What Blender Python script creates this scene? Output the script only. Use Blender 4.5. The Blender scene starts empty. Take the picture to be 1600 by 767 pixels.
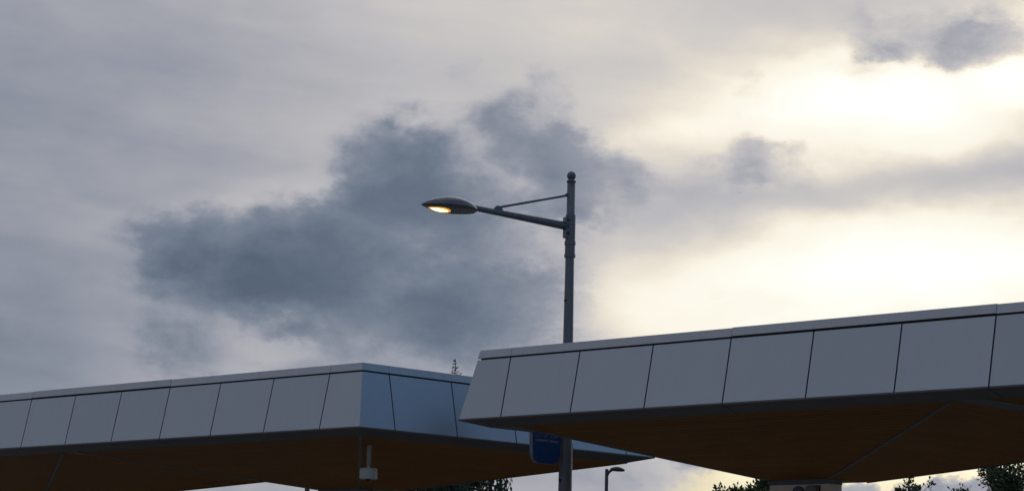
import bpy, bmesh, math, random
from mathutils import Vector, Matrix

R = math.radians
scene = bpy.context.scene
C = scene.collection
random.seed(7)

# ------------------------------------------------------------------ camera
PITCH, ROLL = R(9.2647), R(1.4054)
cam_d = bpy.data.cameras.new('camera')
cam_d.sensor_width = 36.0
cam_d.lens = 36.0 * 3621.6 / 1600.0
cam_d.clip_start = 0.1
cam_d.clip_end = 6000
cam = bpy.data.objects.new('camera', cam_d)
C.objects.link(cam)
fw = Vector((0, math.cos(PITCH), math.sin(PITCH)))
up0 = Vector((0, -math.sin(PITCH), math.cos(PITCH)))
rt0 = Vector((1, 0, 0))
rt = math.cos(ROLL) * rt0 + math.sin(ROLL) * up0
up = -math.sin(ROLL) * rt0 + math.cos(ROLL) * up0
cam.matrix_world = Matrix(((rt.x, up.x, -fw.x, 0), (rt.y, up.y, -fw.y, 0), (rt.z, up.z, -fw.z, 1.6), (0, 0, 0, 1)))
scene.camera = cam

# ------------------------------------------------------------------ sky: a clear evening sky behind a nearly closed deck of cloud
SUN_AZ, SUN_EL = R(9.6), R(12.0)
world = bpy.data.worlds.new('World')
scene.world = world
world.use_nodes = True
wt = world.node_tree
wt.nodes.clear()


def N(kind, **kw):
    n = wt.nodes.new(kind)
    for k, v in kw.items():
        setattr(n, k, v)
    return n


def link(a, b):
    wt.links.new(a, b)


def val(sock, v):
    if hasattr(v, 'is_output'):
        link(v, sock)
    else:
        sock.default_value = v


def math_(op, a, b=None, clamp=False):
    n = N('ShaderNodeMath', operation=op, use_clamp=clamp)
    val(n.inputs[0], a)
    if b is not None:
        val(n.inputs[1], b)
    return n.outputs[0]


def vmath(op, a, b=None, scale=None):
    n = N('ShaderNodeVectorMath', operation=op)
    val(n.inputs[0], a)
    if b is not None:
        val(n.inputs[1], b)
    if scale is not None:
        val(n.inputs['Scale'], scale)
    return n.outputs['Value'] if op in ('DOT_PRODUCT', 'LENGTH') else n.outputs[0]


def smooth(x, lo, hi, a=0.0, b=1.0):
    n = N('ShaderNodeMapRange', interpolation_type='SMOOTHSTEP')
    val(n.inputs['Value'], x)
    n.inputs['From Min'].default_value = lo
    n.inputs['From Max'].default_value = hi
    n.inputs['To Min'].default_value = a
    n.inputs['To Max'].default_value = b
    return n.outputs['Result']


def noise(vec, scale, detail=6.0, rough=0.55, dist=0.0, color=False):
    n = N('ShaderNodeTexNoise')
    link(vec, n.inputs['Vector'])
    n.inputs['Scale'].default_value = scale
    n.inputs['Detail'].default_value = detail
    n.inputs['Roughness'].default_value = rough
    n.inputs['Distortion'].default_value = dist
    return n.outputs['Color'] if color else n.outputs['Fac']


direction = N('ShaderNodeTexCoord').outputs['Generated']
sep = N('ShaderNodeSeparateXYZ')
link(direction, sep.inputs[0])
az = math_('MULTIPLY', math_('ARCTAN2', sep.outputs[0], sep.outputs[1]), 57.29578)
el = math_('MULTIPLY', math_('ARCSINE', sep.outputs[2]), 57.29578)
comb = N('ShaderNodeCombineXYZ')
link(az, comb.inputs[0])
link(el, comb.inputs[1])
azel = comb.outputs[0]          # degrees of azimuth (from north = +Y) and of elevation

# cloud noise lives on the direction itself; flattened so that clouds stretch along the horizon
flat = vmath('MULTIPLY', direction, (1.0, 1.0, 1.7))
streak = vmath('MULTIPLY', N('ShaderNodeVectorRotate', rotation_type='Y_AXIS').outputs[0], (1.0, 1.0, 4.5))
vr = streak.node.inputs[0].links[0].from_node
link(direction, vr.inputs['Vector'])
vr.inputs['Angle'].default_value = R(-7)


def warp(vec, scale, amp, detail, rough=0.55):
    c = noise(flat, scale, detail, rough, color=True)
    return vmath('ADD', vec, vmath('MULTIPLY', vmath('SUBTRACT', c, (0.5, 0.5, 0.5)), (amp, amp, 0.0)))


soft = warp(azel, 10.0, 2.4, 5.0)
rough_ = warp(warp(azel, 12.0, 1.6, 2.0), 44.0, 1.5, 7.0, 0.62)

DEG = 63.2                      # one degree of sky in image pixels


def image_to_sky(x, y):                # cloud position in image pixels -> azimuth, elevation in degrees
    dx, dy = (x - 800) / DEG, (383.5 - y) / DEG
    return (dx * math.cos(ROLL) - dy * math.sin(ROLL), 9.265 + dx * math.sin(ROLL) + dy * math.cos(ROLL))


def blob(vec, x, y, rx, ry, w, rot=0.0, lo=0.0, hi=1.0):
    m = N('ShaderNodeMapping', vector_type='TEXTURE')
    link(vec, m.inputs['Vector'])
    a, e = image_to_sky(x, y)
    m.inputs['Location'].default_value = (a, e, 0)
    m.inputs['Rotation'].default_value = (0, 0, R(rot) + ROLL)
    m.inputs['Scale'].default_value = (rx / DEG, ry / DEG, 1)
    g = N('ShaderNodeTexGradient', gradient_type='SPHERICAL')
    link(m.outputs[0], g.inputs[0])
    return smooth(g.outputs['Fac'], lo, hi, 0.0, w)


def total(items, start=None):
    s = start
    for i in items:
        s = i if s is None else math_('ADD', s, i)
    return s


# brightness of the high grey deck, thin towards the sun
deck = smooth(az, -15.0, 4.0, 0.605, 0.78)
deck = total([
    blob(soft, 1390, 175, 620, 220, 0.25, 3),        # sun behind thin cloud
    blob(soft, 1370, 172, 380, 90, 0.15, 2),
    blob(soft, 1490, 440, 800, 220, 0.29, 6),        # lower opening
    blob(soft, 1420, 425, 520, 110, 0.09, 7),
    blob(soft, 1690, 60, 260, 160, 0.15, 0),
    blob(soft, 1120, 455, 420, 120, 0.08, 6),
    blob(soft, 1040, 225, 260, 55, 0.10, 5),
    blob(soft, 800, 40, 520, 170, 0.05, 0),
    blob(soft, 1450, 292, 560, 62, -0.17, 6),        # grey bar across the glow
    blob(soft, 1600, 265, 330, 45, -0.06, 6),
    blob(soft, 1080, 340, 300, 70, -0.06, 8),
    blob(soft, 1250, 50, 330, 90, -0.07, 0),
    blob(soft, 350, 320, 320, 60, 0.07, 12),         # lit rim over the big cloud
    blob(soft, 20, 560, 440, 340, -0.07, 0),
    blob(soft, 170, 150, 460, 150, -0.02, 0),
    blob(soft, 700, 560, 420, 110, -0.10, 0),
    blob(soft, 1180, 735, 260, 80, 0.26, 0),         # yellow strip low in the west
    blob(soft, 1520, 730, 420, 90, 0.30, 3),
    blob(soft, 800, 745, 420, 90, -0.12, 0),
], deck)
deck = math_('ADD', deck, math_('MULTIPLY', math_('SUBTRACT', noise(streak, 11.0, 7.0, 0.52, 0.3), 0.5), 0.13))
deck = math_('ADD', deck, math_('MULTIPLY', math_('SUBTRACT', noise(flat, 9.0, 7.0, 0.56), 0.5), 0.18))


def puffy(x, y, rx, ry, w, rot=0.0):
    return blob(rough_, x, y, rx * 1.3, ry * 1.3, w, rot, 0.0, 0.62)


# low dark cumulus in front of the deck
cum = total([
    puffy(380, 400, 215, 100, 0.72),
    puffy(265, 385, 75, 75, 0.27),
    puffy(600, 270, 100, 105, 0.58),
    puffy(640, 420, 260, 130, 0.56),
    puffy(760, 275, 200, 110, 0.50),
    puffy(830, 195, 80, 75, 0.34, 20),
    puffy(930, 285, 120, 75, 0.48),
    puffy(560, 530, 400, 110, 0.36),
    puffy(300, 540, 70, 60, 0.24),
    puffy(770, 480, 150, 140, 0.27),
    puffy(805, 370, 70, 55, -0.38),
    puffy(450, 545, 60, 30, -0.22),
    puffy(718, 102, 30, 24, 0.20),
    puffy(1200, 272, 90, 36, 0.29, -4),
    puffy(1270, 280, 110, 34, 0.25, -4),
    puffy(1060, 275, 120, 40, 0.20, 0),
    puffy(1185, 190, 50, 70, 0.25),
    puffy(1470, 55, 170, 55, 0.29, -10),
    puffy(1385, 45, 90, 40, 0.20, 0),
    puffy(1420, 105, 110, 55, 0.20),
    puffy(1555, 85, 100, 55, 0.26),
    puffy(1130, 462, 40, 12, 0.14),
    puffy(1050, 500, 54, 16, 0.20),
    puffy(980, 745, 140, 44, 0.36),
    puffy(1075, 724, 45, 26, 0.33),
    puffy(1345, 772, 120, 30, 0.95),
    puffy(1510, 774, 110, 34, 1.0),
    puffy(400, 765, 200, 40, 0.25),
])
puff = noise(flat, 22.0, 9.0, 0.61, 0.15)
cum = math_('ADD', cum, math_('MULTIPLY', math_('SUBTRACT', puff, 0.5), 1.0))
# outside the part placed by image pixels the same kind of cloud drifts about by chance
mass = smooth(noise(flat, 3.2, 2.0, 0.5), 0.52, 0.72, 0.0, 0.55)
inside = math_('MULTIPLY', smooth(math_('ABSOLUTE', az), 13.0, 20.0, 1.0, 0.0), smooth(el, 15.5, 20.0, 1.0, 0.0))
cum = math_('ADD', cum, math_('MULTIPLY', mass, math_('SUBTRACT', 1.0, inside)))
cover = smooth(cum, 0.07, 0.74, 0.0, 0.94)
thick = smooth(cum, 0.2, 1.3)
tone = math_('SUBTRACT', 0.59, math_('MULTIPLY', thick, 0.15))
tone = math_('ADD', tone, math_('MULTIPLY', math_('SUBTRACT', puff, 0.5), -0.14))
tone = math_('ADD', tone, smooth(az, -2.0, 8.0, 0.0, 0.13))
tone = math_('ADD', tone, total([blob(soft, 390, 400, 260, 110, -0.06), blob(soft, 640, 430, 180, 90, -0.03)]))

bright = N('ShaderNodeMix', data_type='FLOAT')
link(cover, bright.inputs[0])
link(deck, bright.inputs[2])
link(tone, bright.inputs[3])
V = math_('DIVIDE', bright.outputs[0], 1.25)


def lin(c):
    return tuple(((v / 255) / 12.92 if v / 255 <= 0.04045 else ((v / 255 + 0.055) / 1.055) ** 2.4) for v in c)


ramp = N('ShaderNodeValToRGB')
cr = ramp.color_ramp
cr.interpolation = 'LINEAR'
stops = [(0.28, lin((62, 74, 92))), (0.40, lin((88, 102, 120))), (0.50, lin((118, 128, 144))), (0.60, lin((150, 154, 166))),
         (0.72, lin((185, 184, 188))), (0.82, lin((209, 204, 200))), (0.90, lin((232, 224, 210))), (0.98, lin((251, 245, 230))),
         (1.06, lin((255, 253, 241))), (1.22, (1.22, 1.19, 1.10))]
while len(cr.elements) < len(stops):
    cr.elements.new(0.5)
for e_, (p_, c_) in zip(cr.elements, stops):
    e_.position = p_ / 1.25
    e_.color = (*c_, 1)
link(V, ramp.inputs[0])
# light that has come a long way through low air is yellower
tint = N('ShaderNodeMix', data_type='RGBA', blend_type='MULTIPLY')
link(math_('MULTIPLY', smooth(el, 3.0, 7.5, 1.0, 0.0), smooth(bright.outputs[0], 0.72, 0.95)), tint.inputs[0])
link(ramp.outputs[0], tint.inputs[6])
tint.inputs[7].default_value = (1.0, 0.95, 0.76, 1)

sky = N('ShaderNodeTexSky', sky_type='NISHITA')
sky.sun_disc = False
sky.sun_elevation = SUN_EL
sky.sun_rotation = SUN_AZ
sky.air_density = 1.0
sky.dust_density = 1.0
sky.ozone_density = 3.0
bg_sky = N('ShaderNodeBackground')
link(sky.outputs[0], bg_sky.inputs['Color'])
bg_sky.inputs['Strength'].default_value = 0.14
bg_cloud = N('ShaderNodeBackground')
link(tint.outputs[2], bg_cloud.inputs['Color'])
# the deck breaks up towards the south-east
clear = math_('ADD', vmath('DOT_PRODUCT', direction, (0.88, -0.45, 0.12)),
              math_('MULTIPLY', math_('SUBTRACT', noise(flat, 3.5, 6.0, 0.55), 0.5), 0.9))
clear = smooth(clear, 0.30, 0.68, 0.0, 1.0)
clear = math_('MAXIMUM', clear, blob(rough_, 1610, 150, 110, 60, 0.10, 0))
mixs = N('ShaderNodeMixShader')
link(clear, mixs.inputs[0])
link(bg_cloud.outputs[0], mixs.inputs[1])
link(bg_sky.outputs[0], mixs.inputs[2])
wo = N('ShaderNodeOutputWorld')
link(mixs.outputs[0], wo.inputs['Surface'])

# ------------------------------------------------------------------ veiled low sun, exposure
sun_d = bpy.data.lights.new('sun', 'SUN')
sun_d.energy = 0.5
sun_d.angle = R(40)
sun_d.color = (1.0, 0.93, 0.82)
sun = bpy.data.objects.new('sun', sun_d)
C.objects.link(sun)
sdir = Vector((math.sin(SUN_AZ) * math.cos(SUN_EL), math.cos(SUN_AZ) * math.cos(SUN_EL), math.sin(SUN_EL)))
sun.rotation_euler = sdir.to_track_quat('Z', 'Y').to_euler()
sun.location = (10, 20, 30)

scene.view_settings.view_transform = 'Standard'
scene.view_settings.look = 'None'
scene.view_settings.exposure = 0.0
scene.view_settings.gamma = 1.0
scene.view_settings.use_curve_mapping = False
scene.render.engine = 'CYCLES'
scene.cycles.use_denoising = True
scene.cycles.max_bounces = 8
scene.cycles.use_adaptive_sampling = True
scene.cycles.adaptive_threshold = 0.015
scene.cycles.adaptive_min_samples = 12
world.cycles.sampling_method = 'MANUAL'
world.cycles.sample_map_resolution = 512


# ------------------------------------------------------------------ materials
def material(name, color, rough=0.6, metal=0.0, var=0.12, scale=6.0, bump=0.0, bscale=60.0, spec=0.5, emit=None, coords='Object'):
    m = bpy.data.materials.new(name)
    m.use_nodes = True
    nt = m.node_tree
    b = nt.nodes['Principled BSDF']
    tc = nt.nodes.new('ShaderNodeTexCoord')
    nz = nt.nodes.new('ShaderNodeTexNoise')
    nz.inputs['Scale'].default_value = scale
    nz.inputs['Detail'].default_value = 8
    nt.links.new(tc.outputs[coords], nz.inputs['Vector'])
    mx = nt.nodes.new('ShaderNodeMix')
    mx.data_type = 'RGBA'
    mx.inputs[6].default_value = (*[c * (1 - var) for c in color], 1)
    mx.inputs[7].default_value = (*[min(1, c * (1 + var)) for c in color], 1)
    nt.links.new(nz.outputs['Fac'], mx.inputs[0])
    nt.links.new(mx.outputs[2], b.inputs['Base Color'])
    mr = nt.nodes.new('ShaderNodeMapRange')
    mr.inputs['To Min'].default_value = max(0.02, rough - 0.06)
    mr.inputs['To Max'].default_value = min(1, rough + 0.06)
    nt.links.new(nz.outputs['Fac'], mr.inputs['Value'])
    nt.links.new(mr.outputs[0], b.inputs['Roughness'])
    b.inputs['Metallic'].default_value = metal
    b.inputs['Specular IOR Level'].default_value = spec
    if bump:
        n2 = nt.nodes.new('ShaderNodeTexNoise')
        n2.inputs['Scale'].default_value = bscale
        n2.inputs['Detail'].default_value = 5
        nt.links.new(tc.outputs[coords], n2.inputs['Vector'])
        bp = nt.nodes.new('ShaderNodeBump')
        bp.inputs['Strength'].default_value = bump
        bp.inputs['Distance'].default_value = 0.02
        nt.links.new(n2.outputs['Fac'], bp.inputs['Height'])
        nt.links.new(bp.outputs[0], b.inputs['Normal'])
    if emit:
        b.inputs['Emission Color'].default_value = (*emit[0], 1)
        b.inputs['Emission Strength'].default_value = emit[1]
    return m


def slat_material():
    m = bpy.data.materials.new('timber_slats')
    m.use_nodes = True
    nt = m.node_tree
    b = nt.nodes['Principled BSDF']
    uv = nt.nodes.new('ShaderNodeTexCoord')
    br = nt.nodes.new('ShaderNodeTexBrick')
    br.inputs['Scale'].default_value = 1.0
    br.inputs['Brick Width'].default_value = 2.4
    br.inputs['Row Height'].default_value = 0.09
    br.inputs['Mortar Size'].default_value = 0.007
    br.inputs['Color1'].default_value = (0.39, 0.178, 0.046, 1)
    br.inputs['Color2'].default_value = (0.32, 0.145, 0.037, 1)
    br.inputs['Mortar'].default_value = (0.20, 0.09, 0.024, 1)
    nt.links.new(uv.outputs['UV'], br.inputs['Vector'])
    mp = nt.nodes.new('ShaderNodeMapping')
    mp.inputs['Scale'].default_value = (1.2, 22, 1)
    nt.links.new(uv.outputs['UV'], mp.inputs['Vector'])
    nz = nt.nodes.new('ShaderNodeTexNoise')
    nz.inputs['Scale'].default_value = 3
    nz.inputs['Detail'].default_value = 8
    nt.links.new(mp.outputs[0], nz.inputs['Vector'])
    mx = nt.nodes.new('ShaderNodeMix')
    mx.data_type = 'RGBA'
    mx.blend_type = 'MULTIPLY'
    mx.inputs[0].default_value = 0.5
    nt.links.new(br.outputs['Color'], mx.inputs[6])
    nt.links.new(nz.outputs['Fac'], mx.inputs[7])
    nt.links.new(mx.outputs[2], b.inputs['Base Color'])
    bp = nt.nodes.new('ShaderNodeBump')
    bp.inputs['Strength'].default_value = 0.2
    bp.inputs['Distance'].default_value = 0.01
    bp.invert = True
    nt.links.new(br.outputs['Fac'], bp.inputs['Height'])
    nt.links.new(bp.outputs[0], b.inputs['Normal'])
    b.inputs['Roughness'].default_value = 0.6
    b.inputs['Specular IOR Level'].default_value = 0.12
    return m


M = {
    'panel': material('satin_aluminium', (0.335, 0.372, 0.43), 0.36, 0.75, 0.03, 2.0, 0.03, 1.3),
    'cap': material('coping_aluminium', (0.36, 0.39, 0.435), 0.40, 0.70, 0.04, 2.0),
    'backing': material('joint_black', (0.012, 0.012, 0.014), 0.8),
    'border': material('soffit_border_grey', (0.085, 0.088, 0.098), 0.5, 0.0, 0.08),
    'trim': material('hip_trim_grey', (0.12, 0.125, 0.13), 0.5, 0.2, 0.05),
    'timber': slat_material(),
    'roof': material('roof_membrane', (0.25, 0.25, 0.25), 0.9),
    'column': material('column_cladding', (0.62, 0.50, 0.43), 0.5, 0.0, 0.18, 3.0),  # pale warm albedo stands in for lamp light falling on the column
    'pole': material('grey_pole_paint', (0.105, 0.118, 0.142), 0.42, 0.0, 0.15, 9.0, 0.05, 40),
    'housing': material('lamp_housing', (0.11, 0.12, 0.14), 0.30, 0.0, 0.10, 9.0),
    'reflector': material('lamp_bowl', (0.30, 0.27, 0.22), 0.35, 0.2, 0.05, 9.0),
    'glow': material('lit_sodium_lens', (1.0, 0.75, 0.35), 0.3, 0, 0.02, 9.0, emit=((1.0, 0.46, 0.06), 0.75)),
    'burner': material('lit_burner', (1.0, 0.85, 0.5), 0.3, 0, 0.02, 9.0, emit=((1.0, 0.78, 0.36), 3.0)),
    'farpole': material('far_pole_paint', (0.03, 0.032, 0.036), 0.5),
    'blue': material('blue_sign_vinyl', (0.005, 0.045, 0.17), 0.5, 0, 0.10, 4.0, spec=0.15),
    'signedge': material('sign_edge_metal', (0.17, 0.18, 0.21), 0.5, 0.0),
    'print': material('sign_print', (0.26, 0.28, 0.33), 0.5),
    'printdim': material('sign_print_dim', (0.11, 0.17, 0.30), 0.5),
    'white': material('white_plastic', (0.37, 0.37, 0.36), 0.4, 0, 0.04),
    'smoke': material('smoked_dome', (0.02, 0.02, 0.022), 0.1),
    'dark': material('dark_enamel', (0.012, 0.012, 0.022), 0.35),
    'greybox': material('grey_box', (0.13, 0.125, 0.12), 0.5),
    'asphalt': material('asphalt', (0.05, 0.05, 0.052), 0.9, 0, 0.25, 0.8, 0.4, 30),
    'concrete': material('concrete_paving', (0.30, 0.29, 0.27), 0.85, 0, 0.15, 1.5, 0.2, 20),
    'kerb': material('kerb_concrete', (0.36, 0.35, 0.33), 0.85, 0, 0.12, 2.0),
    'bark': material('bark', (0.07, 0.052, 0.04), 0.9, 0, 0.3, 8.0, 0.5, 25),
    'leaf': material('leaf_green', (0.055, 0.085, 0.030), 0.6, 0, 0.45, 1.6),
    'leaf2': material('leaf_dark_green', (0.045, 0.065, 0.028), 0.6, 0, 0.45, 1.6),
    'needle': material('needle_green', (0.030, 0.048, 0.026), 0.65, 0, 0.4, 1.2),
}


def weather(m, streak_amount):
    """rain streaks, dust at the lower edge of a sheet and a small difference from sheet to sheet"""
    nt = m.node_tree
    b = nt.nodes['Principled BSDF']
    src = b.inputs['Base Color'].links[0].from_socket
    info = nt.nodes.new('ShaderNodeObjectInfo')
    tc = nt.nodes.new('ShaderNodeTexCoord')
    mp = nt.nodes.new('ShaderNodeMapping')
    mp.inputs['Scale'].default_value = (5.0, 5.0, 0.35)
    off = nt.nodes.new('ShaderNodeCombineXYZ')
    mul = nt.nodes.new('ShaderNodeMath')
    mul.operation = 'MULTIPLY'
    mul.inputs[1].default_value = 40
    nt.links.new(info.outputs['Random'], mul.inputs[0])
    nt.links.new(mul.outputs[0], off.inputs[0])
    nt.links.new(off.outputs[0], mp.inputs['Location'])
    nt.links.new(tc.outputs['Object'], mp.inputs['Vector'])
    nz = nt.nodes.new('ShaderNodeTexNoise')
    nz.inputs['Scale'].default_value = 2.0
    nz.inputs['Detail'].default_value = 9
    nz.inputs['Roughness'].default_value = 0.62
    nt.links.new(mp.outputs[0], nz.inputs['Vector'])
    mr = nt.nodes.new('ShaderNodeMapRange')
    mr.inputs['From Min'].default_value = 0.35
    mr.inputs['From Max'].default_value = 0.75
    mr.inputs['To Min'].default_value = 1.0
    mr.inputs['To Max'].default_value = 1.0 - streak_amount
    nt.links.new(nz.outputs['Fac'], mr.inputs['Value'])
    m2 = nt.nodes.new('ShaderNodeMapRange')
    m2.inputs['To Min'].default_value = 0.96
    m2.inputs['To Max'].default_value = 1.04
    nt.links.new(info.outputs['Random'], m2.inputs['Value'])
    pr = nt.nodes.new('ShaderNodeMath')
    pr.operation = 'MULTIPLY'
    nt.links.new(mr.outputs[0], pr.inputs[0])
    nt.links.new(m2.outputs[0], pr.inputs[1])
    vm = nt.nodes.new('ShaderNodeVectorMath')
    vm.operation = 'SCALE'
    nt.links.new(src, vm.inputs[0])
    nt.links.new(pr.outputs[0], vm.inputs['Scale'])
    nt.links.new(vm.outputs[0], b.inputs['Base Color'])


weather(M['panel'], 0.035)
weather(M['cap'], 0.08)
weather(M['border'], 0.25)
weather(M['pole'], 0.25)


# ------------------------------------------------------------------ helpers
def new_obj(name, data, parent=None, loc=None):
    o = bpy.data.objects.new(name, data)
    C.objects.link(o)
    if parent:
        o.parent = parent
    if loc is not None:
        o.location = loc
    return o


def mesh(name, verts, faces, mat, smooth_=False, uvs=None):
    me = bpy.data.meshes.new(name)
    me.from_pydata([tuple(v) for v in verts], [], faces)
    if uvs:
        l = me.uv_layers.new(name='UVMap')
        for i, uvv in enumerate(uvs):
            l.data[i].uv = uvv
    else:
        bm = bmesh.new()
        bm.from_mesh(me)
        bmesh.ops.recalc_face_normals(bm, faces=bm.faces)
        bm.to_mesh(me)
        bm.free()
    if smooth_:
        me.polygons.foreach_set('use_smooth', [True] * len(me.polygons))
    me.materials.append(M[mat] if isinstance(mat, str) else mat)
    return me


def tag(o, label, cat, group=None):
    o['label'] = label
    o['category'] = cat
    if group:
        o['group'] = group
    return o


def thing(name, loc, label, cat, group=None):
    return tag(new_obj(name, None, loc=loc), label, cat, group)


def structure(name, me):
    o = new_obj(name, me)
    o['kind'] = 'structure'
    return o


def ring_tube(path, radii, n=14, cap=True):
    """verts, faces of a tube through points with radii"""
    vs, fs = [], []
    k = len(path)
    for i, (p, r) in enumerate(zip(path, radii)):
        p = Vector(p)
        t = (Vector(path[min(i + 1, k - 1)]) - Vector(path[max(i - 1, 0)])).normalized()
        ref = Vector((0, 0, 1)) if abs(t.z) < 0.95 else Vector((1, 0, 0))
        x = t.cross(ref).normalized()
        y = t.cross(x).normalized()
        for j in range(n):
            a = 2 * math.pi * j / n
            vs.append(p + (x * math.cos(a) + y * math.sin(a)) * r)
    for i in range(k - 1):
        for j in range(n):
            fs.append((i * n + j, i * n + (j + 1) % n, (i + 1) * n + (j + 1) % n, (i + 1) * n + j))
    if cap:
        fs.append(tuple(range(n)))
        fs.append(tuple(range((k - 1) * n, k * n)))
    return vs, fs


def lathe(profile, n=24):
    """profile: list of (r, z); closed solid of revolution"""
    vs, fs = [], []
    k = len(profile)
    for r, z in profile:
        for j in range(n):
            a = 2 * math.pi * j / n
            vs.append(Vector((r * math.cos(a), r * math.sin(a), z)))
    for i in range(k - 1):
        for j in range(n):
            fs.append((i * n + j, i * n + (j + 1) % n, (i + 1) * n + (j + 1) % n, (i + 1) * n + j))
    fs.append(tuple(range(n)))
    fs.append(tuple(range((k - 1) * n, k * n)))
    return vs, fs


def prism(a, b):
    """solid between two loops of equal length"""
    n = len(a)
    fs = [tuple(range(n)), tuple(range(n, 2 * n))]
    fs += [(i, (i + 1) % n, n + (i + 1) % n, n + i) for i in range(n)]
    return list(a) + list(b), fs


def join(*parts):
    vs, fs = [], []
    for v, f in parts:
        k = len(vs)
        vs += v
        fs += [tuple(i + k for i in q) for q in f]
    return vs, fs


def box(x0, x1, y0, y1, z0, z1):
    return prism([Vector((x0, y0, z0)), Vector((x1, y0, z0)), Vector((x1, y1, z0)), Vector((x0, y1, z0))],
                 [Vector((x0, y0, z1)), Vector((x1, y0, z1)), Vector((x1, y1, z1)), Vector((x0, y1, z1))])


# ------------------------------------------------------------------ ground
TH = R(44.351)
ALONG = Vector((-math.cos(TH), math.sin(TH), 0))      # along the row of canopies, to the far left
BACK = Vector((math.sin(TH), math.cos(TH), 0))        # across the row, away from the camera

g = [Vector((-3000, -3000, 0)), Vector((3000, -3000, 0)), Vector((3000, 3000, 0)), Vector((-3000, 3000, 0))]
structure('ground', mesh('ground', g, [(0, 1, 2, 3)], 'asphalt'))
MID = Vector((-1.287, 30.649, 0))                      # middle of the gap between the two canopies


def row_pt(s, t, z):
    return MID + ALONG * s + BACK * t + Vector((0, 0, z))


pv, pf = prism([row_pt(s, t, 0.004) for s, t in ((-19, .25), (19, .25), (19, 5.9), (-19, 5.9))],
               [row_pt(s, t, 0.146) for s, t in ((-19, .25), (19, .25), (19, 5.9), (-19, 5.9))])
structure('pavement', mesh('pavement', pv, pf, 'concrete'))
kp = []
for (s0, s1, t0, t1) in ((-19.15, 19.15, .1, .247), (-19.15, 19.15, 5.903, 6.05), (-19.15, -19.003, .25, 5.9), (19.003, 19.15, .25, 5.9)):
    kp.append(prism([row_pt(s, t, 0.002) for s, t in ((s0, t0), (s1, t0), (s1, t1), (s0, t1))],
                    [row_pt(s, t, 0.15) for s, t in ((s0, t0), (s1, t0), (s1, t1), (s0, t1))]))
structure('kerb', mesh('kerb', *join(*kp), 'kerb'))

# ------------------------------------------------------------------ canopies
WP = 1.2
DEPTH = 6.1275
ZB = 4.1723        # underside of the fascia
IN, FH = 0.1635, 0.7965      # fascia leans inward by IN over its height FH
CAPH = 0.0856
GAP = 0.020


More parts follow.
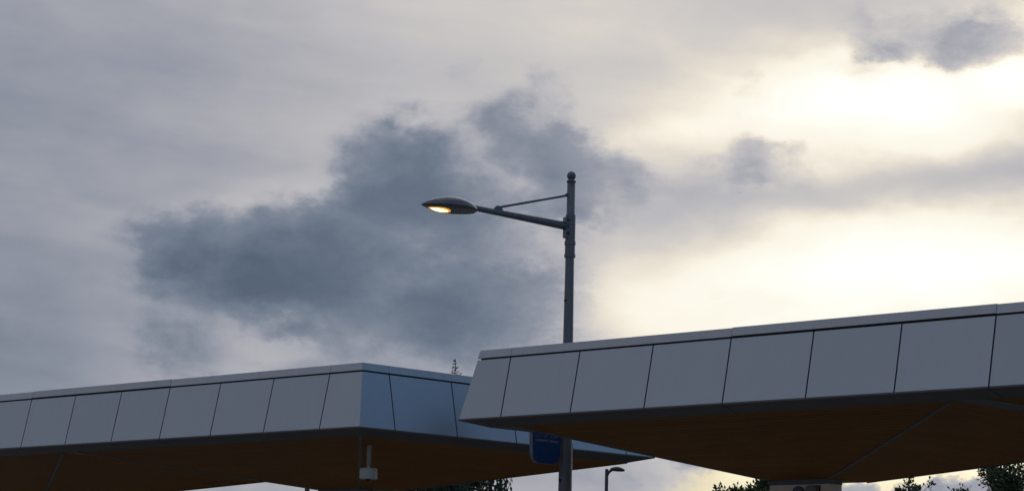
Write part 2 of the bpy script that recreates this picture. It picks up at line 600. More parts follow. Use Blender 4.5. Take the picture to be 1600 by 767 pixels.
def canopy(corner, along, pf, name, label, columns, modules, LOW):
    """corner: fascia corner at the gap; along: row direction away from the gap"""
    LEN = 15.2
    base = Vector((corner[0], corner[1], 0)) + along * columns[0] + BACK * 2.8
    root = thing(name, (base.x, base.y, 0.146), label, 'canopy', 'bus station canopies')
    org = Vector((corner[0], corner[1], ZB)) - Vector((base.x, base.y, 0.146))

    def P(s, t, z=0.0):
        return org + along * s + BACK * t + Vector((0, 0, z))

    def F(s, k, off=0.0):           # front fascia: k 0..1 up, off = outward offset
        nl = math.hypot(IN, FH)
        return P(s, IN * k - off * FH / nl, FH * k + off * IN / nl)

    def S(t, k, off=0.0):           # end fascia at the gap
        nl = math.hypot(IN, FH)
        return P(IN * k - off * FH / nl, t, FH * k + off * IN / nl)

    def X(k, off=0.0):              # corner line
        nl = math.hypot(IN, FH)
        q = IN * k - off * FH / nl
        return P(q, q, FH * k + off * IN / nl)

    T = 0.025
    K0, K1 = 0.012, 0.985
    # dark core behind the panels
    def loop(k, inset):
        q = IN * k + inset
        return [P(q, q, FH * k), P(LEN - q, q, FH * k), P(LEN - q, DEPTH - q, FH * k), P(q, DEPTH - q, FH * k)]
    new_obj('core', mesh('core', *prism(loop(0.0, 0.03), loop(1.06, 0.03)), 'backing'), root)
    # roof sheet
    new_obj('roof', mesh('roof', *prism(loop(1.062, 0.06), loop(1.075, 0.06)), 'roof'), root)
    # fascia panels on the front; alike panels share one mesh
    s0 = pf * WP
    n_front = int((LEN - 0.2 - s0) // WP)
    qa = [F(s0 + GAP / 2, K0), F(s0 + WP - GAP / 2, K0), F(s0 + WP - GAP / 2, K1), F(s0 + GAP / 2, K1)]
    qb = [F(s0 + GAP / 2, K0, -T), F(s0 + WP - GAP / 2, K0, -T), F(s0 + WP - GAP / 2, K1, -T), F(s0 + GAP / 2, K1, -T)]
    pm = mesh('fascia_panel', *prism(qa, qb), 'panel')
    for i in range(n_front):
        new_obj('fascia_panel', pm, root, along * (WP * i) + Vector((0, 0, 0)))
    sl = s0 + n_front * WP
    qa = [F(sl + GAP / 2, K0), F(LEN, K0), F(LEN - IN, K1), F(sl + GAP / 2, K1)]
    qb = [F(sl + GAP / 2, K0, -T), F(LEN - T, K0, -T), F(LEN - IN - T, K1, -T), F(sl + GAP / 2, K1, -T)]
    new_obj('fascia_panel', mesh('fascia_panel', *prism(qa, qb), 'panel'), root)
    # folded corner panel at the gap
    t0 = 0.553 * WP
    va = [F(s0 - GAP / 2, K0), X(K0), S(t0 - GAP / 2, K0), S(t0 - GAP / 2, K1), X(K1), F(s0 - GAP / 2, K1)]
    vb = [F(s0 - GAP / 2, K0, -T), X(K0, -T), S(t0 - GAP / 2, K0, -T), S(t0 - GAP / 2, K1, -T), X(K1, -T), F(s0 - GAP / 2, K1, -T)]
    fs = [(0, 1, 4, 5), (1, 2, 3, 4), (6, 7, 10, 11), (7, 8, 9, 10)] + [(i, (i + 1) % 6, 6 + (i + 1) % 6, 6 + i) for i in range(6)]
    new_obj('corner_panel', mesh('corner_panel', va + vb, fs, 'panel'), root)
    # end panels
    qa = [S(t0 + GAP / 2, K0), S(t0 + WP - GAP / 2, K0), S(t0 + WP - GAP / 2, K1), S(t0 + GAP / 2, K1)]
    qb = [S(t0 + GAP / 2, K0, -T), S(t0 + WP - GAP / 2, K0, -T), S(t0 + WP - GAP / 2, K1, -T), S(t0 + GAP / 2, K1, -T)]
    em = mesh('end_panel', *prism(qa, qb), 'panel')
    for i in range(4):
        new_obj('end_panel', em, root, BACK * (WP * i))
    tl = t0 + 4 * WP
    qa = [S(tl + GAP / 2, K0), S(DEPTH, K0), S(DEPTH - IN, K1), S(tl + GAP / 2, K1)]
    qb = [S(tl + GAP / 2, K0, -T), S(DEPTH - T, K0, -T), S(DEPTH - IN - T, K1, -T), S(tl + GAP / 2, K1, -T)]
    new_obj('end_panel', mesh('end_panel', *prism(qa, qb), 'panel'), root)
    # plain back fascia and far end (never seen from the street side)
    def BK(s, k, off=0.0):
        return P(s, DEPTH - IN * k + off, FH * k)
    qa = [BK(0.02, K0), BK(LEN - 0.02, K0), BK(LEN - IN - .02, K1), BK(IN + .02, K1)]
    qb = [BK(0.05, K0, -T), BK(LEN - 0.05, K0, -T), BK(LEN - IN - .05, K1, -T), BK(IN + .05, K1, -T)]
    new_obj('back_fascia', mesh('back_fascia', *prism(qa, qb), 'panel'), root)
    # coping: segments of three panels, folded at the corner
    c0, c1 = 1.014, 1.022 + CAPH / FH * 1.15
    def seg(A, Bq):
        return prism([A(c0, 0.006), A(c1, 0.004), A(c1 + .012, -0.20), A(c0, -0.12)], [Bq(c0, 0.006), Bq(c1, 0.004), Bq(c1 + .012, -0.20), Bq(c0, -0.12)])
    cuts = [s0]
    while cuts[-1] + 3 * WP < LEN - 0.4:
        cuts.append(cuts[-1] + 3 * WP)
    cuts.append(LEN - 0.25)
    for i, (u0, u1) in enumerate(zip(cuts[:-1], cuts[1:])):
        dz = 0.006 if i % 2 else 0.0
        v, f = seg(lambda k, o, u=u0 + .003: F(u, k, o), lambda k, o, u=u1 - .003: F(u, k, o))
        v = [q + Vector((0, 0, dz)) for q in v]
        new_obj('coping', mesh('coping', v, f, 'cap'), root)
    v1 = seg(lambda k, o: F(s0 - .003, k, o), lambda k, o: X(k, o))
    v2 = seg(lambda k, o: X(k, o), lambda k, o: S(t0 - .003, k, o))
    va, fa = v1
    vb, fb = v2
    # weld: share the corner loop, drop the two inner caps
    vv = va + vb[4:]
    ff = [(0, 1, 2, 3)] + [(i, (i + 1) % 4, 4 + (i + 1) % 4, 4 + i) for i in range(4)]
    ff += [(4 + i, 4 + (i + 1) % 4, 8 + (i + 1) % 4, 8 + i) for i in range(4)] + [(8, 9, 10, 11)]
    new_obj('corner_coping', mesh('corner_coping', vv, ff, 'cap'), root)
    for (u0, u1) in ((t0, t0 + 3 * WP), (t0 + 3 * WP, DEPTH - .3)):
        v, f = seg(lambda k, o, u=u0 + .003: S(u, k, o), lambda k, o, u=u1 - .003: S(u, k, o))
        new_obj('coping', mesh('coping', v, f, 'cap'), root)
    # dark border of the soffit: slopes down by 0.08 over 0.3
    BW, BD = 0.30, -0.08
    cutb = [0.0] + [s0 + 3 * WP * i for i in range(0, 6) if 0.3 < s0 + 3 * WP * i < LEN - .3] + [LEN]
    if cutb[1] < 1.2:
        cutb.pop(1)
    th_ = Vector((0, 0, 0.02))
    for i, (u0, u1) in enumerate(zip(cutb[:-1], cutb[1:])):
        a0 = u0 + (0 if i == 0 else .006)
        b0 = u0 + (BW if i == 0 else .006)
        a1 = u1 - (0 if u1 == LEN else .006)
        b1 = u1 - (BW if u1 == LEN else .006)
        q = [P(a0, 0), P(a1, 0), P(b1, BW, BD), P(b0, BW, BD)]
        new_obj('soffit_border', mesh('soffit_border', *prism(q, [x + th_ for x in q]), 'border'), root)
        q = [P(a0, DEPTH), P(a1, DEPTH), P(b1, DEPTH - BW, BD), P(b0, DEPTH - BW, BD)]
        new_obj('soffit_border', mesh('soffit_border', *prism(q, [x + th_ for x in q]), 'border'), root)
    for sa, sb in ((0.0, BW), (LEN, LEN - BW)):
        q = [P(sa, .0), P(sa, DEPTH), P(sb, DEPTH - BW, BD), P(sb, BW, BD)]
        q = [x + Vector((0, 0, -.0015)) for x in q]
        new_obj('soffit_border', mesh('soffit_border', *prism(q, [x + th_ * .9 for x in q]), 'border'), root)
    for g0, g1 in ((BW, modules[0][0]), (modules[0][1], modules[1][0])):
        if g1 - g0 > 0.05:
            q = [P(g0, BW, BD), P(g1, BW, BD), P(g1, DEPTH - BW, BD), P(g0, DEPTH - BW, BD)]
            new_obj('soffit_strip', mesh('soffit_strip', *prism(q, [x + th_ for x in q]), 'border'), root)
    # inverted timber pyramids on their columns
    for (m0, m1), cc in zip(modules, columns):
        top = [P(m0, BW, BD), P(m1, BW, BD), P(m1, DEPTH - BW, BD), P(m0, DEPTH - BW, BD)]
        low = [P(cc - .475, 2.66, LOW), P(cc + .475, 2.66, LOW), P(cc + .475, 3.46, LOW), P(cc - .475, 3.46, LOW)]
        for i in range(4):
            j = (i + 1) % 4
            quad = [top[i], top[j], low[j], low[i]]
            ex = (top[j] - top[i]).normalized()
            nn = ex.cross(low[i] - top[i]).normalized()
            ey = nn.cross(ex)
            if (low[i] - top[i]).dot(ey) < 0:
                ey = -ey
            uv = [((v - top[i]).dot(ex), (v - top[i]).dot(ey)) for v in quad]
            new_obj('soffit_facet', mesh('soffit_facet', quad, [(0, 1, 2, 3)], 'timber', uvs=uv), root)
            # hip trim
            d = (low[i] - top[i]).normalized()
            side = d.cross(Vector((0, 0, 1))).normalized() * 0.020
            dn = Vector((0, 0, -0.012))
            new_obj('hip_trim', mesh('hip_trim', *prism([top[i] + side + dn, top[i] - side + dn, low[i] - side + dn, low[i] + side + dn],
                                                        [top[i] + side - dn, top[i] - side - dn, low[i] - side - dn, low[i] + side - dn]), 'trim'), root)
        q = [x + Vector((0, 0, -.002)) for x in low]
        new_obj('funnel_base', mesh('funnel_base', *prism(q, [x + Vector((0, 0, .02)) for x in q]), 'border'), root)
        # blade column
        zb = -(ZB - 0.148)
        def ring(h, z):
            return [P(cc - .465 - h, 2.672 - h, z), P(cc + .465 + h, 2.672 - h, z), P(cc + .465 + h, 2.942 + h, z), P(cc - .465 - h, 2.942 + h, z)]
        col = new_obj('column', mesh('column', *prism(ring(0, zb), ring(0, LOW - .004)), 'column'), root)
        new_obj('column_head', mesh('column_head', *prism(ring(.006, LOW - .065), ring(.006, LOW - .0035)), 'border'), col)
        new_obj('column_plinth', mesh('column_plinth', *prism(ring(.02, zb), ring(.02, zb + .18)), 'border'), col)
        for k in range(1, 3):
            zz = LOW + (zb - LOW) * k / 3
            new_obj('column_joint', mesh('column_joint', *prism(ring(.0025, zz - .005), ring(.0025, zz + .005)), 'backing'), col)
    return root, P


left, PL = canopy((-2.002, 31.349), ALONG, 0.6905, 'station_canopy',
                  'long grey panelled canopy at left with its folded corner and bluish end face', (3.4, 11.7), ((0.3, 6.9), (7.3, 14.9)), -0.59)
right, PR = canopy((-0.635, 29.882), -ALONG, 0.6304, 'station_canopy',
                   'nearer grey panelled canopy at right, passing in front of the lamp post', (3.45, 11.4), ((0.72, 7.3), (7.7, 14.9)), -0.68)


# ------------------------------------------------------------------ street lamp in the gap
LX, LY = 0.832, 32.8
lamp = thing('street_lamp', (LX, LY, 0.146), 'tall grey street lamp with lit yellow lantern on a bracket arm', 'street lamp')
Z0 = 0.146


def lz(profile):
    return [(r, z - Z0) for r, z in profile]


pole = new_obj('pole', mesh('pole', *lathe(lz([(0.112, 0.146), (0.112, 1.3), (0.106, 1.34), (0.099, 3.0), (0.091, 4.4), (0.073, 5.5), (0.063, 6.8),
                                                 (0.062, 7.0), (0.060, 7.9)]), 28), 'pole', True), lamp)
new_obj('base_plate', mesh('base_plate', *lathe(lz([(0.20, 0.147), (0.20, 0.172), (0.12, 0.19)]), 24), 'pole'), lamp)
slv = new_obj('sleeve', mesh('sleeve', *lathe(lz([(0.062, 7.36), (0.071, 7.40), (0.073, 7.41), (0.073, 6.84), (0.062, 6.80)][::-1]), 28), 'pole', False), lamp)
for z in (7.00, 6.82):
    new_obj('clamp_ring', mesh('clamp_ring', *lathe(lz([(0.070, z - .028), (0.081, z - .024), (0.081, z + .024), (0.070, z + .028)]), 28), 'pole'), slv)
fin = new_obj('finial', mesh('finial', *lathe(lz([(0.056, 7.885), (0.067, 7.89), (0.067, 7.915), (0.048, 7.925)] +
              [(0.066 * math.sin(math.pi * k / 14), 7.985 - 0.066 * math.cos(math.pi * k / 14)) for k in range(3, 14)] + [(0.002, 8.051)]), 28), 'pole', True), lamp)
# hole cover on the shaft
hv, hf = lathe([(0.018, -0.01), (0.018, 0.012), (0.012, 0.016)], 14)
hm = Matrix.Translation((-0.052, -0.045, 6.17 - Z0)) @ Vector((-0.75, -0.66, 0)).to_track_quat('Z', 'Y').to_matrix().to_4x4()
new_obj('cable_cap', mesh('cable_cap', [hm @ v for v in hv], hf, 'dark'), lamp)
hm = Matrix.Translation((-0.071, -0.062, 3.62 - Z0)) @ Vector((-0.75, -0.66, 0)).to_track_quat('Z', 'Y').to_matrix().to_4x4()
new_obj('cable_cap', mesh('cable_cap', [hm @ v for v in hv], hf, 'dark'), lamp)
# bracket arm swings out to the left and towards the street
AD = Vector((-0.87, -0.49, 0.0)).normalized()
AU = Vector((0, 0, 1))
p0 = Vector((0, 0, 7.245 - Z0)) + AD * 0.05
p1 = Vector((0, 0, 7.245 - Z0)) + AD * 1.60 + AU * 0.100
arm_path = [p0.lerp(p1, k / 6) for k in range(7)]
arm = new_obj('arm', mesh('arm', *ring_tube(arm_path, [0.060 - 0.022 * k / 6 for k in range(7)], 18), 'pole', True), lamp)
bl, bf = box(-.05, .05, -.05, .05, -.17, .13)
new_obj('arm_bracket', mesh('arm_bracket', [Vector((0, 0, 7.245 - Z0)) + AD * (0.065 + v.x * .6) + AD.cross(AU) * v.y + AU * v.z for v in bl], bf, 'pole'), slv)
for z in (7.335, 7.14):
    vv, fv = lathe([(0.02, -0.02), (0.02, 0.02), (0.012, 0.026)], 12)
    mm = Matrix.Translation(Vector((0, 0, z - Z0)) + AD * 0.075 + AD.cross(AU) * -.055) @ (AD.cross(AU) * -1 + AD * .6).to_track_quat('Z', 'Y').to_matrix().to_4x4()
    new_obj('bolt', mesh('bolt', [mm @ v for v in vv], fv, 'dark'), slv)
# tie rod from high on the shaft down to the arm
pc = p0.lerp(p1, 0.735) + AU * 0.075
pt_ = Vector((0, 0, 7.695 - Z0)) + AD * 0.055
tie = new_obj('tie_rod', mesh('tie_rod', *ring_tube([pt_, pt_.lerp(pc, .5), pc], [0.017, 0.017, 0.017], 12), 'pole', True), lamp)
cl = p0.lerp(p1, 0.755)
ax = (p1 - p0).normalized()
new_obj('clamp', mesh('clamp', *prism([cl - ax * .10 + AU * .03 + AD.cross(AU) * y for y in (-.02, .02)] + [cl + ax * .06 + AU * .03 + AD.cross(AU) * y for y in (.02, -.02)],
                                      [cl - ax * .07 + AU * .095 + AD.cross(AU) * y for y in (-.02, .02)] + [cl + ax * .00 + AU * .095 + AD.cross(AU) * y for y in (.02, -.02)]), 'pole'), tie)
new_obj('eye_plate', mesh('eye_plate', *prism([pt_ - AU * .045 + AD.cross(AU) * y - AD * .02 for y in (-.012, .012)] + [pt_ + AD * .045 + AD.cross(AU) * y for y in (.012, -.012)],
                                              [pt_ + AU * .06 + AD.cross(AU) * y - AD * .02 for y in (-.012, .012)] + [pt_ + AD * .045 + AU * .01 + AD.cross(AU) * y for y in (.012, -.012)]), 'pole'), tie)

# luminaire: clam-shaped head, long axis LXA, tilted up and rolled a little to the street
LROLL = 8
LXA = (AD + AU * 0.02).normalized()
LYA = LXA.cross(AU).normalized()
LYA = (Matrix.Rotation(R(LROLL), 3, LXA) @ LYA).normalized()
LZA = LYA.cross(LXA).normalized()
if LZA.z < 0:
    LZA = -LZA
LO = p1 - LXA * 0.05 - LZA * 0.055
HL, HW = 0.86, 0.185


def half_width(u):
    return HW * (math.sin(math.pi * min(1, max(0, u)) ** 0.85) ** 0.75) + 0.003 + 0.045 * (1 - u) ** 2


def dome_h(u):
    return 0.145 * (math.sin(math.pi * (u ** 0.9)) ** 0.80) + 0.004 + 0.03 * (1 - u) ** 3


def belly(u):
    return 0.045 * math.sin(math.pi * u) ** 0.7 + 0.004


def lum(u, v, w):
    return LO + LXA * (u * HL) + LYA * v + LZA * w


NU, NV = 22, 12
vs, fs = [], []
for i in range(NU + 1):
    u = i / NU
    for j in range(NV + 1):
        a = math.pi * j / NV
        vs.append(lum(u, half_width(u) * math.cos(a), dome_h(u) * math.sin(a) ** 0.9 if 0 < j < NV else 0.0))
for i in range(NU):
    for j in range(NV):
        k = i * (NV + 1) + j
        fs.append((k, k + 1, k + NV + 2, k + NV + 1))
lumi = new_obj('lantern_housing', mesh('lantern_housing', vs, fs, 'housing', True), lamp)
# lower shell
vs, fs = [], []
for i in range(NU + 1):
    u = i / NU
    for j in range(NV + 1):
        a = math.pi * j / NV
        vs.append(lum(u, half_width(u) * 1.0 * math.cos(a), -belly(u) * math.sin(a) if 0 < j < NV else -0.001))
for i in range(NU):
    for j in range(NV):
        k = i * (NV + 1) + j
        fs.append((k, k + 1, k + NV + 2, k + NV + 1))
new_obj('lower_shell', mesh('lower_shell', vs, fs, 'housing', True), lumi)
# seam rim
rim = [lum(i / NU, half_width(i / NU) * 1.01, -0.002) for i in range(NU + 1)] + [lum(i / NU, -half_width(i / NU) * 1.01, -0.002) for i in range(NU, -1, -1)]
rv, rf = ring_tube(rim, [0.007] * len(rim), 6)
new_obj('rim', mesh('rim', rv, rf, 'pole', True), lumi)
# lens bowl and burner
vs, fs = [], []
nu, nv = 14, 10
for i in range(nu + 1):
    u = 0.485 + 0.39 * i / nu
    for j in range(nv + 1):
        a = math.pi * (0.5 + 0.20 * (2 * j / nv - 1) * math.sin(math.pi * (0.02 + 0.96 * i / nu)) ** 0.55)
        vs.append(lum(u, half_width(u) * math.cos(a), -belly(u) * math.sin(a) - 0.006))
for i in range(nu):
    for j in range(nv):
        k = i * (nv + 1) + j
        fs.append((k, k + 1, k + nv + 2, k + nv + 1))
new_obj('lens', mesh('lens', vs, fs, 'glow', True), lumi)
bvs, bfs = [], []
for i in range(13):
    u = 0.515 + 0.32 * i / 12
    hw = 0.050 * math.sin(math.pi * i / 12) ** 0.6 + 0.001
    for j in range(7):
        a = math.pi * (j / 6)
        bvs.append(lum(u, hw * math.cos(a) - 0.0, -belly(u) - 0.006 - 0.012 * math.sin(a) * math.sin(math.pi * i / 12)))
for i in range(12):
    for j in range(6):
        k = i * 7 + j
        bfs.append((k, k + 1, k + 8, k + 7))
new_obj('burner', mesh('burner', bvs, bfs, 'burner', True), lumi)

# ------------------------------------------------------------------ blue flag sign on the lamp post
SW, SB, ST = 0.575, 3.825, 4.95
sign_o = Vector((LX, LY, 0)) - BACK * 0.135
sign = thing('flag_sign', (LX - BACK.x * .135, LY - BACK.y * .135, SB), 'blue flag sign with rounded lower corners fixed to the lamp post', 'sign')


def sp(w, z, o=0.0):            # w: distance from the post, o: towards the viewer's side
    return -BACK * w + Vector((0, 0, z - SB)) + ALONG * o


out = []
rc = 0.13
for k in range(7):
    a = math.pi / 2 * k / 6
    out.append((0.02 + rc * (1 - math.cos(a)), SB + rc * (1 - math.sin(a))))
for k in range(7):
    a = math.pi / 2 * k / 6
    out.append((SW - rc * (1 - math.sin(a)), SB + rc * (1 - math.cos(a))))
out += [(SW + 0.012, SB + .5), (SW + .012, ST), (0.0, ST), (0.0, SB + .5)]


def inset(o, d):
    cx_, cz_ = SW / 2, (SB + ST) / 2
    return [(x + (d if x < cx_ else -d), z + (d if z < cz_ else -d)) for x, z in o]


new_obj('frame', mesh('frame', *prism([sp(x, z, .030) for x, z in out], [sp(x, z, -.030) for x, z in out]), 'signedge'), sign)
fo = inset(out, 0.002)
for o_ in (1, -1):
    new_obj('face', mesh('face', *prism([sp(x, z, .0302 * o_) for x, z in fo], [sp(x, z, .034 * o_) for x, z in fo]), 'blue'), sign)
for z in (4.2, 4.8):
    new_obj('bracket', mesh('bracket', *ring_tube([sp(-0.06, z), sp(0.02, z)], [0.02, 0.02], 10), 'pole', True), sign)


def lettering(name, text, size, w_right, z, mat, depth=0.002, outline=False):
    cu = bpy.data.curves.new(name, 'FONT')
    cu.body = text
    cu.size = size
    cu.align_x = 'CENTER'
    cu.extrude = depth
    if outline:
        cu.fill_mode = 'NONE'
        cu.extrude = 0
        cu.bevel_depth = 0.004
        cu.bevel_resolution = 0
    tmp = bpy.data.objects.new(name, cu)
    C.objects.link(tmp)
    dg = bpy.context.evaluated_depsgraph_get()
    me = bpy.data.meshes.new_from_object(tmp.evaluated_get(dg))
    bpy.data.objects.remove(tmp)
    me.materials.clear()
    me.materials.append(M[mat])
    # text x runs along BACK (towards the post), up is z, faces the street (-ALONG side seen from the camera)
    off = sp(w_right, z, 0)
    for v in me.vertices:
        v.co = off + BACK * v.co.x + Vector((0, 0, v.co.y)) + SIDE * (0.0365 + v.co.z)
    return new_obj(name, me, sign)


SIDE = -ALONG if (-ALONG).dot(Vector((0, -1, 0))) > 0 else ALONG
lettering('lettering', 'GEAD', 0.20, SW / 2 + .02, 4.195, 'printdim', outline=True)
lettering('lettering', 'COMMUNITY TRANSIT', 0.047, SW / 2 + .01, 4.125, 'print')

# ------------------------------------------------------------------ pendant camera under the left canopy
dev = thing('security_camera', (-1.925, 32.432, 3.545), 'small white drum-shaped camera hanging on a rod under the left canopy', 'camera')
new_obj('rod', mesh('rod', *lathe([(0.030, 0.19), (0.030, 0.44), (0.034, 0.45), (0.034, 0.50)], 16), 'white', True), dev)
new_obj('neck', mesh('neck', *lathe([(0.040, 0.150), (0.036, 0.160), (0.020, 0.164), (0.020, 0.195)], 20), 'white'), dev)
hs = new_obj('housing', mesh('housing', *lathe([(0.118, 0.0), (0.124, 0.006), (0.124, 0.140), (0.118, 0.151), (0.08, 0.153)], 32), 'white'), dev)
new_obj('dome', mesh('dome', *lathe([(0.004, -0.030), (0.022, -0.027), (0.038, -0.016), (0.045, 0.001)], 20), 'smoke', True), hs)

# ------------------------------------------------------------------ things on the right canopy's column
cc = 3.45
cpos = Vector((-0.635, 29.882, 0)) - ALONG * cc + BACK * 2.672
FR = -BACK
AX = -ALONG


def on_col(w, z, o):
    return AX * w + FR * o + Vector((0, 0, z))


clk_o = cpos + AX * 0.005
rs = thing('round_sign', (clk_o.x, clk_o.y, 3.315), 'dark round sign mounted on the column under the right canopy', 'sign')
vv, fv = lathe([(0.088, 0.004), (0.092, 0.010), (0.092, 0.032), (0.084, 0.038)], 36)
mm = FR.to_track_quat('Z', 'Y').to_matrix().to_4x4()
new_obj('disc', mesh('disc', [mm @ v for v in vv], fv, 'dark'), rs)
ringv, ringf = ring_tube([on_col(0.045 * math.cos(a), 0.045 * math.sin(a), .040) for a in [2 * math.pi * k / 24 for k in range(20)]], [0.008] * 20, 6)
new_obj('symbol', mesh('symbol', ringv, ringf, 'printdim'), rs)
bxo = cpos + AX * 0.235
bx = thing('wall_box', (bxo.x, bxo.y, 3.08), 'small grey cabinet beside the round sign on the column', 'box')
bv, bf_ = prism([on_col(x, z, .004) for x, z in ((-.09, 0), (.09, 0), (.09, .32), (-.09, .32))], [on_col(x, z, .075) for x, z in ((-.08, .008), (.08, .008), (.08, .312), (-.08, .312))])
new_obj('cabinet', mesh('cabinet', bv, bf_, 'greybox'), bx)
bv, bf_ = prism([on_col(x, z, .002) for x, z in ((-.10, -.01), (.10, -.01), (.10, .335), (-.10, .335))], [on_col(x, z, .012) for x, z in ((-.10, -.01), (.10, -.01), (.10, .335), (-.10, .335))])
new_obj('back_plate', mesh('back_plate', bv, bf_, 'dark'), bx)


# ------------------------------------------------------------------ far lamp posts
def far_lamp(loc, label):
    r = thing('lamp_post', loc, label, 'lamp post', 'slim dark lamp posts behind the canopies')
    new_obj('pole', POLE, r)
    h = new_obj('lamp_head', HEAD, r)
    new_obj('neck', NECK, r)
    return r


POLE = mesh('pole', *lathe([(0.075, 0.0), (0.07, 1.0), (0.058, 1.1), (0.052, 6.33), (0.046, 6.36)], 14), 'farpole', True)
NECK = mesh('neck', *ring_tube([(0.0, 0, 6.12), (0.045, 0, 6.24), (0.10, 0, 6.30), (0.20, 0, 6.345)], [0.035, 0.045, 0.042, 0.03], 10), 'farpole', True)
hv, hf = [], []
for i in range(11):
    u = i / 10
    w = 0.13 * math.sin(math.pi * (0.06 + 0.90 * u)) ** 0.6
    for j in range(12):
        a = 2 * math.pi * j / 12
        zz = math.sin(a)
        hv.append(Vector((0.10 + 0.44 * u, w * math.cos(a), 6.345 + 0.02 * math.sin(math.pi * u) - 0.02 * u + (0.085 if zz > 0 else 0.062) * zz * math.sin(math.pi * (0.08 + 0.86 * u)) ** 0.6)))
for i in range(10):
    for j in range(12):
        hf.append((i * 12 + j, i * 12 + (j + 1) % 12, (i + 1) * 12 + (j + 1) % 12, (i + 1) * 12 + j))
hf += [tuple(range(12)), tuple(range(120, 132))]
HEAD = mesh('lamp_head', hv, hf, 'farpole', True)
far_lamp((3.02, 70, -0.08), 'distant slim lamp post with flat oval head, seen below the gap between canopies')
far_lamp((-4.27, 50, 0), 'dark post glimpsed below the left canopy soffit, its head hidden behind the canopy')


# ------------------------------------------------------------------ trees
def leaf_quad(vs, fs, p, d, n, l, w):
    d = d.normalized()
    x = d.cross(n)
    if x.length < 1e-4:
        x = d.orthogonal()
    x = x.normalized() * w * 0.5
    k = len(vs)
    vs += [p, p + d * l * .5 + x, p + d * l, p + d * l * .5 - x]
    fs.append((k, k + 1, k + 2, k + 3))


def rnd_dir(rg, zmin=-1.0):
    while True:
        v = Vector((rg.uniform(-1, 1), rg.uniform(-1, 1), rg.uniform(zmin, 1)))
        if 0.05 < v.length < 1:
            return v.normalized()


def broadleaf(name, loc, height, spread, label, seed, leaf, mat, clumps, per, upright=0.5):
    rg = random.Random(seed)
    root = thing(name, loc, label, 'tree', 'broadleaf trees behind the canopies')
    parts = []
    th0 = height * 0.30
    path = [Vector((0, 0, 0))]
    for k in range(1, 7):
        path.append(Vector((rg.uniform(-.06, .06) * k * .3, rg.uniform(-.06, .06) * k * .3, height * 0.86 * k / 6)))
    parts.append(ring_tube(path, [0.13 * height / 5 * (1 - k / 6.6) + .008 for k in range(7)], 9))
    tips = []
    nb = 26
    for b_ in range(nb):
        u = 0.28 + 0.68 * b_ / nb
        i = min(5, int(u * 6))
        st = path[i].lerp(path[i + 1], u * 6 - i)
        an = b_ * 2.4 + rg.uniform(-.4, .4)
        prof = math.sin(math.pi * min(1, (u - .12) / .95)) ** 0.7
        ln = spread * (0.55 + .45 * rg.random()) * prof
        d = Vector((math.cos(an), math.sin(an), upright + rg.uniform(-.1, .35)))
        pts = [st]
        for q in range(4):
            d = (d + Vector((rg.uniform(-.25, .25), rg.uniform(-.25, .25), rg.uniform(-.05, .25)))).normalized()
            pts.append(pts[-1] + d * ln / 4)
        parts.append(ring_tube(pts, [0.035 * (1 - q / 5) * height / 5 for q in range(5)], 5))
        for q in (2, 3, 4):
            for _ in range(3):
                dd = (d + rnd_dir(rg) * .9 + Vector((0, 0, upright * .7))).normalized()
                l2 = ln * rg.uniform(.16, .42)
                e = pts[q] + dd * l2
                parts.append(ring_tube([pts[q], pts[q].lerp(e, .5) + rnd_dir(rg) * .02, e], [0.010, 0.007, 0.003], 4))
                tips.append((pts[q], e))
    top = path[-1]
    for _ in range(10):
        dd = (rnd_dir(rg, 0.1) + Vector((0, 0, .8))).normalized()
        e = top + dd * height * rg.uniform(.07, .16)
        parts.append(ring_tube([top - Vector((0, 0, .1)), top.lerp(e, .5), e], [0.014, 0.009, 0.003], 4))
        tips.append((top, e))
    new_obj('trunk', mesh('trunk', *join(*parts), 'bark', True), root)
    vs, fs = [], []
    for c in range(clumps):
        a, b_ = rg.choice(tips)
        k = rg.uniform(.25, 1.05)
        cpt = a.lerp(b_, k)
        rr = rg.uniform(.04, .13) * spread
        for _ in range(per):
            o = rnd_dir(rg) * rr * rg.random() ** .5
            leaf_quad(vs, fs, cpt + o, (o + rnd_dir(rg) * .05 + (b_ - a) * .2), rnd_dir(rg), leaf * rg.uniform(.6, 1.3), leaf * rg.uniform(.4, .65))
    new_obj('crown', mesh_raw('crown', vs, fs, mat), root)
    return root


def mesh_raw(name, vs, fs, mat):
    me = bpy.data.meshes.new(name)
    me.from_pydata([tuple(v) for v in vs], [], fs)
    me.materials.append(M[mat])
    return me


broadleaf('broadleaf_tree', (5.85, 55, 0), 5.40, 1.35, 'leafy tree top rising left of the right canopy column', 3, 0.10, 'leaf', 1900, 11, .35)
broadleaf('broadleaf_tree', (8.75, 50, 0), 4.95, 0.95, 'small sparse tree top under the right canopy, between column and corner tree', 11, 0.085, 'leaf', 1300, 10, .8)
broadleaf('broadleaf_tree', (9.85, 45, 0), 5.08, 1.7, 'bushy dark tree with upright shoots at the lower right corner', 21, 0.075, 'leaf2', 1500, 11, .9)


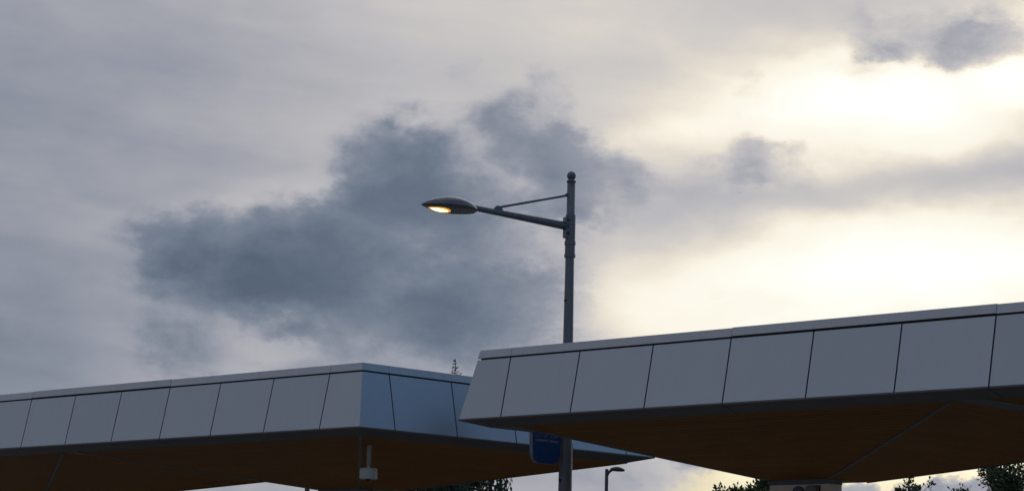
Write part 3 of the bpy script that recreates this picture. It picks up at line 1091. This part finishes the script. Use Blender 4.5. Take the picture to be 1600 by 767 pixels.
def conifer(name, loc, height, rad, label, seed):
    rg = random.Random(seed)
    root = thing(name, loc, label, 'conifer')
    tr, vs, fs = [], [], []
    tr.append(ring_tube([(0, 0, 0), (0, 0, height * .5), (0, 0, height * .97), (0.01, 0, height)], [.022 * height, .012 * height, .012, .004], 8))
    z = height * .08
    while z < height - .06:
        dist = height - z
        crown_top = dist < 1.2
        n = 4 if crown_top else 6
        ln0 = .045 + .30 * dist if crown_top else .36 + (rad - .36) * ((dist - 1.2) / height) ** .8
        for k in range(n):
            an = rg.uniform(0, 6.28)
            ln = ln0 * rg.uniform(.6, 1.2)
            d = Vector((math.cos(an), math.sin(an), rg.uniform(.25, .6) if crown_top else rg.uniform(-.2, .15))).normalized()
            st = Vector((0, 0, z))
            pts = [st, st + d * ln * .55, st + d * ln + Vector((0, 0, ln * .18))]
            tr.append(ring_tube(pts, [0.012 + .012 * ln, 0.010 + .004 * ln, 0.005], 4))
            m = max(6, int(ln * 34))
            for q in range(m):
                u = .15 + .85 * (q + rg.random()) / m
                p = pts[0].lerp(pts[1], u * 2) if u < .5 else pts[1].lerp(pts[2], u * 2 - 1)
                dd = d * .9 + rnd_dir(rg) * .6
                leaf_quad(vs, fs, p, dd, rnd_dir(rg), rg.uniform(.045, .075) * (1 + ln), rg.uniform(.02, .032) * (1 + ln))
        z += rg.uniform(.09, .13) + (0 if crown_top else .06)
    for q in range(40):
        leaf_quad(vs, fs, Vector((0, 0, height - .5 * rg.random())), rnd_dir(rg, -.2) + Vector((0, 0, .9)), rnd_dir(rg), .05, .02)
    new_obj('trunk', mesh('trunk', *join(*tr), 'bark', True), root)
    new_obj('crown', mesh_raw('crown', vs, fs, 'needle'), root)
    return root


conifer('conifer_tree', (-2.10, 90, 0), 11.73, 2.3, 'thin conifer spire poking above the left canopy roof', 5)


def weeping(name, loc, height, rad, label, seed):
    rg = random.Random(seed)
    root = thing(name, loc, label, 'conifer')
    tr, vs, fs = [], [], []
    tr.append(ring_tube([(0, 0, 0), (.05, 0, height * .5), (0, .04, height * .99)], [.16, .10, .02], 9))
    for k in range(170):
        u = rg.uniform(.25, 1.0)
        an = rg.uniform(0, 6.28)
        ln = rad * (0.75 + .3 * rg.random()) * (1.0 if u < .85 else .9)
        st = Vector((0, 0, height * u * .985))
        d = Vector((math.cos(an), math.sin(an), .12))
        pts = [st + d * ln * q / 5 + Vector((0, 0, -.22 * ln * (q / 5) ** 2)) for q in range(6)]
        tr.append(ring_tube(pts, [.03 * (1 - q / 6) + .004 for q in range(6)], 4))
        m = int(ln * 34)
        for q in range(m):
            uu = rg.uniform(.1, 1.02)
            i = min(4, int(uu * 5))
            p = pts[i].lerp(pts[i + 1], uu * 5 - i) + Vector((rg.uniform(-.1, .1), rg.uniform(-.1, .1), rg.uniform(-.02, .03)))
            L_ = rg.uniform(.18, .5)
            dd = Vector((rg.uniform(-.18, .18), rg.uniform(-.18, .18), -1)) if rg.random() < .8 else (d + rnd_dir(rg) * .7)
            if dd.z > -.6:
                L_ *= .4
            c = p
            for s_ in range(3):
                leaf_quad(vs, fs, c, dd + rnd_dir(rg) * .25, rnd_dir(rg), L_ * .45, rg.uniform(.03, .06))
                c = c + dd.normalized() * L_ * .3
    new_obj('trunk', mesh('trunk', *join(*tr), 'bark', True), root)
    new_obj('crown', mesh_raw('crown', vs, fs, 'needle'), root)
    return root


weeping('weeping_conifer', (-1.16, 45, 0), 4.74, 1.28, 'dark conifer with hanging fronds below the left canopy soffit', 9)
